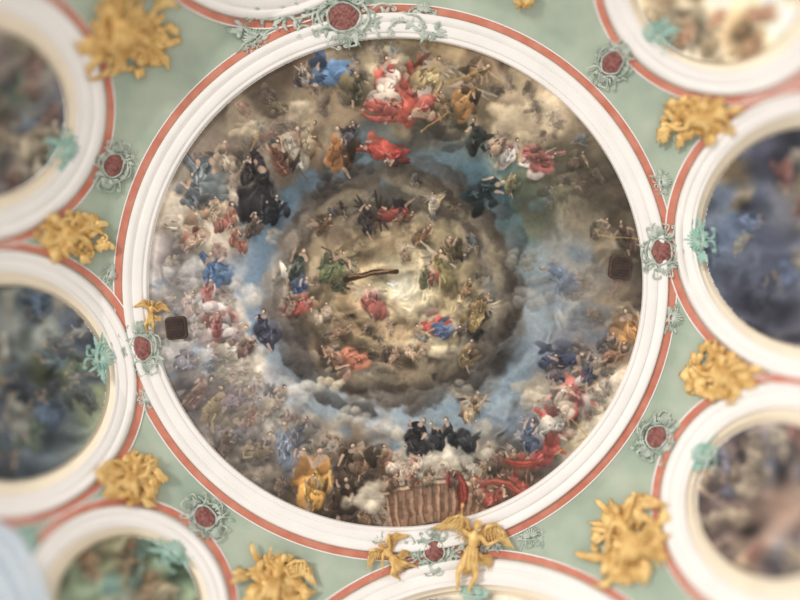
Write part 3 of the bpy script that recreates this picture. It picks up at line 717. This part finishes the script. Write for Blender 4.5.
def spray(cx, cy, rot, s, mat, seed, label, name="rocaille_crest", grp="teal rocaille crests"):
    rd = random.Random(seed)
    e = empty(name, cx, cy, label, "stucco ornament", grp)
    T = mkT(cx, cy, rot, s, .55); z = 4
    a = MB(); a.shell(0, 4, z, 15, -math.pi / 2, 2.6, 9, .8); child(a, "shell", mat, T, e)
    b = MB()
    b.tube([(-12, 5, z), (0, 8, z), (12, 5, z)], [1, 1.6, 1])
    for sx in (-1, 1):
        b.cscroll(sx * 4, 8, sx * 15, 0 + rd.uniform(-4, 4), z, sx * -5, .9, 2.6)
        b.cscroll(sx * 2, 10, sx * 8, 18 + rd.uniform(-3, 3), z, sx * 4, .8, 2.2)
        for k in range(6):
            b.leaf(sx * rd.uniform(3, 12), rd.uniform(-2, 9), z - 2, math.pi / 2 - sx * rd.uniform(.2, 2.6), rd.uniform(8, 17), rd.uniform(1.0, 1.9), sx * rd.uniform(-2, 2), 2)
    child(b, "scroll_leaves", mat, T, e)
for k, (x, y, r, s) in enumerate([(106,357,90,1.05),(70,150,80,1.1),(32,540,60,.9),(694,240,-90,1.05),(698,452,-75,1.0),(652,34,-50,1.1),(176,548,30,1.0),(474,590,0,.8)]):
    spray(x, y, r, s, M_TEAL, 30 + k, "teal green shell crest on the white frame of a smaller fresco")
for k, (x, y, r, s) in enumerate([(674,318,100,.75),(664,182,80,.65),(252,38,-35,.8),(424,10,10,.7),(148,398,70,.55),(112,275,110,.55),(530,534,-15,.7)]):
    spray(x, y, r, s, M_PALE, 60 + k, "small pale green leaf spray trailing along the great frame", "leaf_spray_ornament", "small leaf sprays")

# ------------------------------------------------------------------ gilded figures and reliefs
def figure_mesh(pose):
    """continuous body from tapered volumes, merged by a voxel remesh"""
    m = MB(); J = pose
    def limb(a, b, ra, rb):
        A = np.array(J[a], float); B = np.array(J[b], float); n = 7
        m.tube([tuple(A + (B - A) * t) for t in np.linspace(0, 1, n)], [ra + (rb - ra) * t + .12 * ra * math.sin(math.pi * t) for t in np.linspace(0, 1, n)], 10)
        m.ell(J[b], (rb, rb, rb), nu=10, nv=8)
    hx, hy, hz = J['head']
    m.ell((hx, hy, hz), (4.4, 5.6, 4.8), nu=18, nv=14)
    m.ell((hx, hy + 1.0, hz + 4.5), (.8, 1.4, 1.2)); m.ell((hx, hy + 4.4, hz + 2.6), (2.0, 1.6, 1.8))
    for sx in (-1, 1):
        m.ell((hx + sx * 1.7, hy - .6, hz + 4.1), (.9, .6, .55)); m.ell((hx + sx * 4.3, hy + .6, hz), (.9, 1.6, 1.1)); m.ell((hx + sx * 2.0, hy + 2.0, hz + 3.2), (1.4, 1.4, 1.2))
    m.ell((hx, hy + 2.8, hz + 4.3), (1.3, .5, .55))
    limb('head', 'neck', 2.6, 2.4); limb('neck', 'chest', 3.2, 6.0); limb('chest', 'waist', 6.4, 4.8); limb('waist', 'pelvis', 5.0, 6.2)
    for s in 'LR':
        limb('chest', 'sh' + s, 4.4, 3.0); limb('sh' + s, 'el' + s, 2.9, 2.1); limb('el' + s, 'ha' + s, 2.2, 1.4)
        limb('pelvis', 'hip' + s, 5.2, 4.6); limb('hip' + s, 'kn' + s, 4.6, 3.1); limb('kn' + s, 'ft' + s, 3.0, 1.8)
        E = np.array(J['el' + s], float); H = np.array(J['ha' + s], float); d = (H - E) / np.linalg.norm(H - E)
        nrm = np.cross(d, (0, 0, 1.0)); nrm /= np.linalg.norm(nrm)
        m.ell(tuple(H + d * 1.4), (1.8, 1.8, 1.1))
        for q, ln in ((-1.5, 2.8), (-.5, 3.4), (.5, 3.2), (1.5, 2.5)):
            b0 = H + d * 2.2 + nrm * q * .95
            m.tube([tuple(b0), tuple(b0 + d * ln * .55 + nrm * q * .2), tuple(b0 + d * ln + nrm * q * .3 - np.array([0, 0, 1.0]))], [.55, .5, .4], 6)
        sg = -1 if s == 'L' else 1
        b0 = H + d * .8 + nrm * sg * 1.5
        m.tube([tuple(b0), tuple(b0 + d * 1.2 + nrm * sg * 1.2), tuple(b0 + d * 2.6 + nrm * sg * 1.4)], [.7, .6, .45], 6)
        F = np.array(J['ft' + s], float)
        m.tube([tuple(F), tuple(F + np.array([sg * 1.0, 2.5, 2.0])), tuple(F + np.array([sg * 1.5, 5, 2.5]))], [1.8, 1.6, 1.0], 8)
    return m
BASE = dict(head=(0,-40,14), neck=(0,-32.5,12), chest=(0,-25,12), waist=(1,-13,12), pelvis=(1,-3,12))
def pose1():
    return dict(BASE, shL=(-8,-27,12), shR=(8,-27,12), elL=(-17,-31,14), haL=(-20,-43,17), elR=(17,-20,14), haR=(25,-28,17),
        hipL=(-4,2,12), hipR=(6,2,12), knL=(-9,19,18), knR=(12,17,16), ftL=(-4,37,10), ftR=(9,36,9))
def pose2():
    return dict(BASE, shL=(-8,-27,12), shR=(8,-27,12), elL=(-17,-17,15), haL=(-24,-8,17), elR=(15,-36,14), haR=(22,-46,16),
        hipL=(-4,2,12), hipR=(6,2,12), knL=(-17,8,20), knR=(15,12,18), ftL=(-14,26,12), ftR=(22,30,8))
def wing(m, sx, z=8, S_=1.0, sp=1.0):
    pts = [(sx * 5 * sp, -27, z), (sx * 14 * sp, -41, z + 3), (sx * 25 * sp, -46, z + 4), (sx * 34 * sp, -40, z + 2)]
    m.tube(pts, [2.2, 2.6, 2.0, 1.0], 9)
    for k in range(12):
        t = k / 11; x = sx * (7 + 27 * t) * sp; y = -29 - 15 * math.sin(min(1, t * 1.3) * 2.2)
        ang = math.pi / 2 - sx * (.05 + .6 * t)
        m.leaf(x, y, z, ang, (15 + 14 * t) * S_, 1.8, -sx * .25, 2, lobes=1)
        if k % 2 == 0: m.leaf(x, y - 1, z + 2.0, ang, 8 + 6 * t, 1.8, -sx * .2, 1.5, lobes=1)
def hairmesh(pose):
    h = MB(); hx, hy, hz = pose['head']; rd = random.Random(3)
    for k in range(30):
        a = rd.uniform(0, 2 * math.pi); q = rd.uniform(.1, 1)
        x = hx + math.cos(a) * 4.6 * q; y = hy - 2.8 + math.sin(a) * 3.4 * q
        h.ell((x, y, hz + 3.0 * math.sqrt(max(0, 1 - q * q)) + (.8 if y < hy - 2 else -1.5)), (1.4, 1.4, 1.4), nu=8, nv=6)
    return h
def drapery(P, rd):
    d = MB()
    for k in range(11):
        t = k / 10; x0 = (-6 + 13 * t); kx = P['knL'][0] * (1 - t) + P['knR'][0] * t
        d.tube([(x0 * .8, -14, 14 + 2 * math.sin(t * 3.1)), (x0 * 1.1, -3, 17 + 1.5 * math.sin(k * 2.1)), (kx * .9 + 1, 9, 18 + 1.5 * math.sin(k * 1.7)), (kx * 1.0 + 2 * math.sin(k), 19 + 3 * math.sin(k * 2.6), 13)],
               [1.5, 1.7, 1.8, .8], 7)
    for k in range(5):
        d.tube([(6, -10 + k * 1.4, 12), (15, -6 + k * 2, 13 + math.sin(k * 2) * 2), (23, -9 + k * 3.0, 11), (29 + 2 * math.sin(k), -2 + k * 3, 8)], [1.2, 1.4, 1.3, .6], 6)
    return d
def angel(cx, cy, rot, s, pose, label, name="gilded_angel", staff=False, voxel=.015, grp="gilded stucco angels"):
    e = empty(name, cx, cy, label, "statue", grp); T = mkT(cx, cy, rot, s)
    b = child(figure_mesh(pose), "body", M_GOLD, T, e)
    md = b.modifiers.new("fuse", 'REMESH'); md.mode = 'VOXEL'; md.voxel_size = voxel; md.use_smooth_shade = True
    for sx in (-1, 1):
        w = MB(); wing(w, sx, sp=.9); child(w, "wing", M_GOLD, T, e)
    child(hairmesh(pose), "hair", M_GOLD, T, e)
    child(drapery(pose, random.Random(1)), "drapery", M_GOLD, T, e)
    if staff:
        g = MB(); hx, hy, hz = pose['haL']
        g.tube([(hx + 3, hy + 26, hz), (hx, hy, hz + 1), (hx - 3, hy - 14, hz)], [.6, .8, .6], 8); g.ell((hx - 3, hy - 16, hz), (1.8, 3.0, 1.8))
        child(g, "staff", M_GOLD, T, e)
    return e
angel(468, 554, 14, .84, pose1(), "gilded winged angel holding a staff over the great frame", staff=True)
angel(396, 560, -40, .55, pose2(), "small gilded angel reclining beside a cartouche")
angel(152, 318, 8, .38, pose1(), "tiny gilded angel perched on the great white frame", voxel=.010)

def relief(cx, cy, w, h, rot, seed, label, fig=True, wings=True):
    """gilded group: putto with loose cloth among broad acanthus sprays and scrolls"""
    rd = random.Random(seed)
    e = empty("gilded_relief", cx, cy, label, "gilded ornament", "gilded stucco reliefs on the vault")
    T = mkT(cx, cy, rot, 1.0); a, b = w / 2, h / 2
    m = MB()
    for k in range(14):
        t = rd.uniform(0, 6.28); q = rd.uniform(0, .66)
        m.ell((a * q * math.cos(t), b * q * math.sin(t), 1), (a * rd.uniform(.18, .32), b * rd.uniform(.18, .32), rd.uniform(4, 8)), rd.uniform(0, 3), 16, 10)
    child(m, "mound", M_GOLD, T, e)
    l = MB()
    for k in range(26):
        t = k / 26 * 6.283 + rd.uniform(-.15, .15); q = rd.uniform(.2, .66)
        L = rd.uniform(.26, .5) * (a * abs(math.cos(t)) + b * abs(math.sin(t)))
        l.leaf(a * q * math.cos(t), b * q * math.sin(t), 2 + rd.uniform(0, 4), t + rd.uniform(-.8, .8), L, rd.uniform(3.2, 5.8), rd.uniform(-2.2, 2.2), rd.uniform(3, 7), rd.choice([1, 2, 3]))
    child(l, "acanthus_leaves", M_GOLD, T, e)
    s = MB()
    for k in range(6):
        t = k / 6 * 6.283 + rd.uniform(-.3, .3); q = rd.uniform(.55, .8)
        x, y = a * q * math.cos(t), b * q * math.sin(t)
        s.cscroll(x * .15, y * .15, x, y, 7, rd.choice([-1, 1]) * rd.uniform(4, 9), rd.uniform(1.6, 2.4), rd.uniform(2.8, 4.4))
    child(s, "scrolls", M_GOLD, T, e)
    if fig:
        k = min(w, h) / 92.0
        T2 = mkT(cx, cy, rot + rd.uniform(-35, 35), k)
        P = pose2() if seed % 2 else pose1()
        bd = child(figure_mesh(P), "putto", M_GOLD, T2, e, "gilded child angel")
        md = bd.modifiers.new("fuse", 'REMESH'); md.mode = 'VOXEL'; md.voxel_size = .018; md.use_smooth_shade = True
        if wings:
            wm = MB(); wing(wm, 1, 9); child(wm, "wing", M_GOLD, T2, e)
        child(drapery(P, rd), "drapery", M_GOLD, T2, e)
    return e
relief(130, 40, 108, 92, -15, 1, "large gilded stucco group of leaves and winged putto")
relief(75, 236, 84, 56, -8, 2, "gilded stucco leaf group between two dark frescoes", wings=False)
relief(135, 478, 76, 58, 5, 3, "gilded stucco leaf group beside the dark slate fresco", wings=False)
relief(274, 582, 86, 70, 20, 4, "gilded stucco group beside the green-brown fresco")
relief(625, 540, 88, 100, 10, 5, "tall gilded stucco group with winged putto on sage plaster")
relief(716, 374, 86, 60, 12, 6, "gilded stucco leaf group between dark and brown frescoes", wings=False)
relief(696, 122, 90, 52, 5, 7, "gilded stucco leaf group below the golden fresco", wings=False)
relief(524, 0, 20, 18, 0, 8, "small gilded leaf tuft at the edge of the vault", fig=False)

# ------------------------------------------------------------------ dark square hatches on the inner rim
def hatch(cx, cy, rot):
    e = empty("square_hatch", cx, cy, "small dark bronze square hatch at the rim of the great fresco", "hatch", "rim hatches")
    T = mkT(cx, cy, rot, 1.0)
    def rbox(m, a, b, z0, z1, r):
        pts = []
        for (sx, sy, t0) in ((1, 1, 0), (-1, 1, 90), (-1, -1, 180), (1, -1, 270)):
            for q in range(5):
                t = math.radians(t0 + q * 22.5); pts.append((sx * (a - r) + r * math.cos(t), sy * (b - r) + r * math.sin(t)))
        n = len(pts); vs = [(x, y, z0) for x, y in pts] + [(x, y, z1 - 1) for x, y in pts] + [(x * .9, y * .9, z1) for x, y in pts]
        fs = [(i, (i + 1) % n, n + (i + 1) % n, n + i) for i in range(n)] + [(n + i, n + (i + 1) % n, 2 * n + (i + 1) % n, 2 * n + i) for i in range(n)] + [tuple(2 * n + i for i in range(n)), tuple(range(n))[::-1]]
        m.add(vs, fs)
    def ch(m, nm, mt, sm=False):
        ob = build(m, nm, mt, T, e.location, sm, clamp=False); ob.parent = e
    m = MB(); rbox(m, 10.5, 11.5, -8, 1, 4); ch(m, "rim", M_DARKRIM)
    m = MB(); rbox(m, 8.5, 9.5, 0, 2, 3); ch(m, "panel", M_DARK)
    m = MB()
    for k in range(5): m.tube([(-6.5, -6 + 3 * k, 1.9), (6.5, -6 + 3 * k, 1.9)], [.35, .35], 6)
    ch(m, "grille", M_DARK, True)
hatch(176, 328, -6); hatch(620, 267, 6)

# ------------------------------------------------------------------ stepped pier cornice in the corner
m = MB()
poly_ = [(-120, 480), (-10, 514), (22, 534), (44, 572), (62, 640), (70, 700), (-120, 700)]
c0 = np.array([-70, 640])
rings_ = [(1.0, 0.0), (1.0, 8), (.965, 9), (.955, 3), (.915, 3), (.91, 11), (.86, 13), (.85, 5), (.80, 5), (.795, 15), (.73, 17), (.72, 8), (.66, 8), (.655, 20), (.5, 22)]
n = len(poly_); vs = []; fs = []
for (k, z) in rings_:
    for p in poly_:
        q = c0 + (np.array(p) - c0) * k; vs.append((q[0], q[1], z))
for r_ in range(len(rings_) - 1):
    for i in range(n):
        i2 = (i + 1) % n; fs.append((r_ * n + i, r_ * n + i2, (r_ + 1) * n + i2, (r_ + 1) * n + i))
fs.append(tuple((len(rings_) - 1) * n + i for i in range(n)))
m.add(vs, fs)
pc = build(m, "pier_cornice", M_PIER, mkT(0, 0, 0, 1), W(0, 600, 0), smooth=False); pc.location = W(0, 600, 0)
pc["label"] = "stepped grey-white stucco cornice of a pier below the vault"; pc["category"] = "cornice"

# ------------------------------------------------------------------ camera and light
cam = bpy.data.cameras.new("camera"); cam.sensor_width = 36; cam.lens = 36 * D / (800 * S)
co = bpy.data.objects.new("camera", cam); co.location = (0, 0, CAMZ); co.rotation_euler = (math.pi, 0, 0)
bpy.context.scene.collection.objects.link(co); bpy.context.scene.camera = co
cam.dof.use_dof = True; cam.dof.focus_distance = D + .07; cam.dof.aperture_fstop = (cam.lens / 1000) / 2.1
cam.clip_end = 200
w = bpy.data.worlds.new("world"); bpy.context.scene.world = w; w.use_nodes = True
bg = w.node_tree.nodes["Background"]; bg.inputs[0].default_value = (1.0, .985, .965, 1); bg.inputs[1].default_value = .84
sun = bpy.data.lights.new("window_light", 'SUN'); sun.energy = 1.6; sun.angle = math.radians(12); sun.color = (1, .98, .95)
so = bpy.data.objects.new("window_light", sun)
so.rotation_euler = Vector((.75, .55, .75)).to_track_quat('-Z', 'Y').to_euler()
bpy.context.scene.collection.objects.link(so)
bpy.context.scene.view_settings.view_transform = 'Standard'
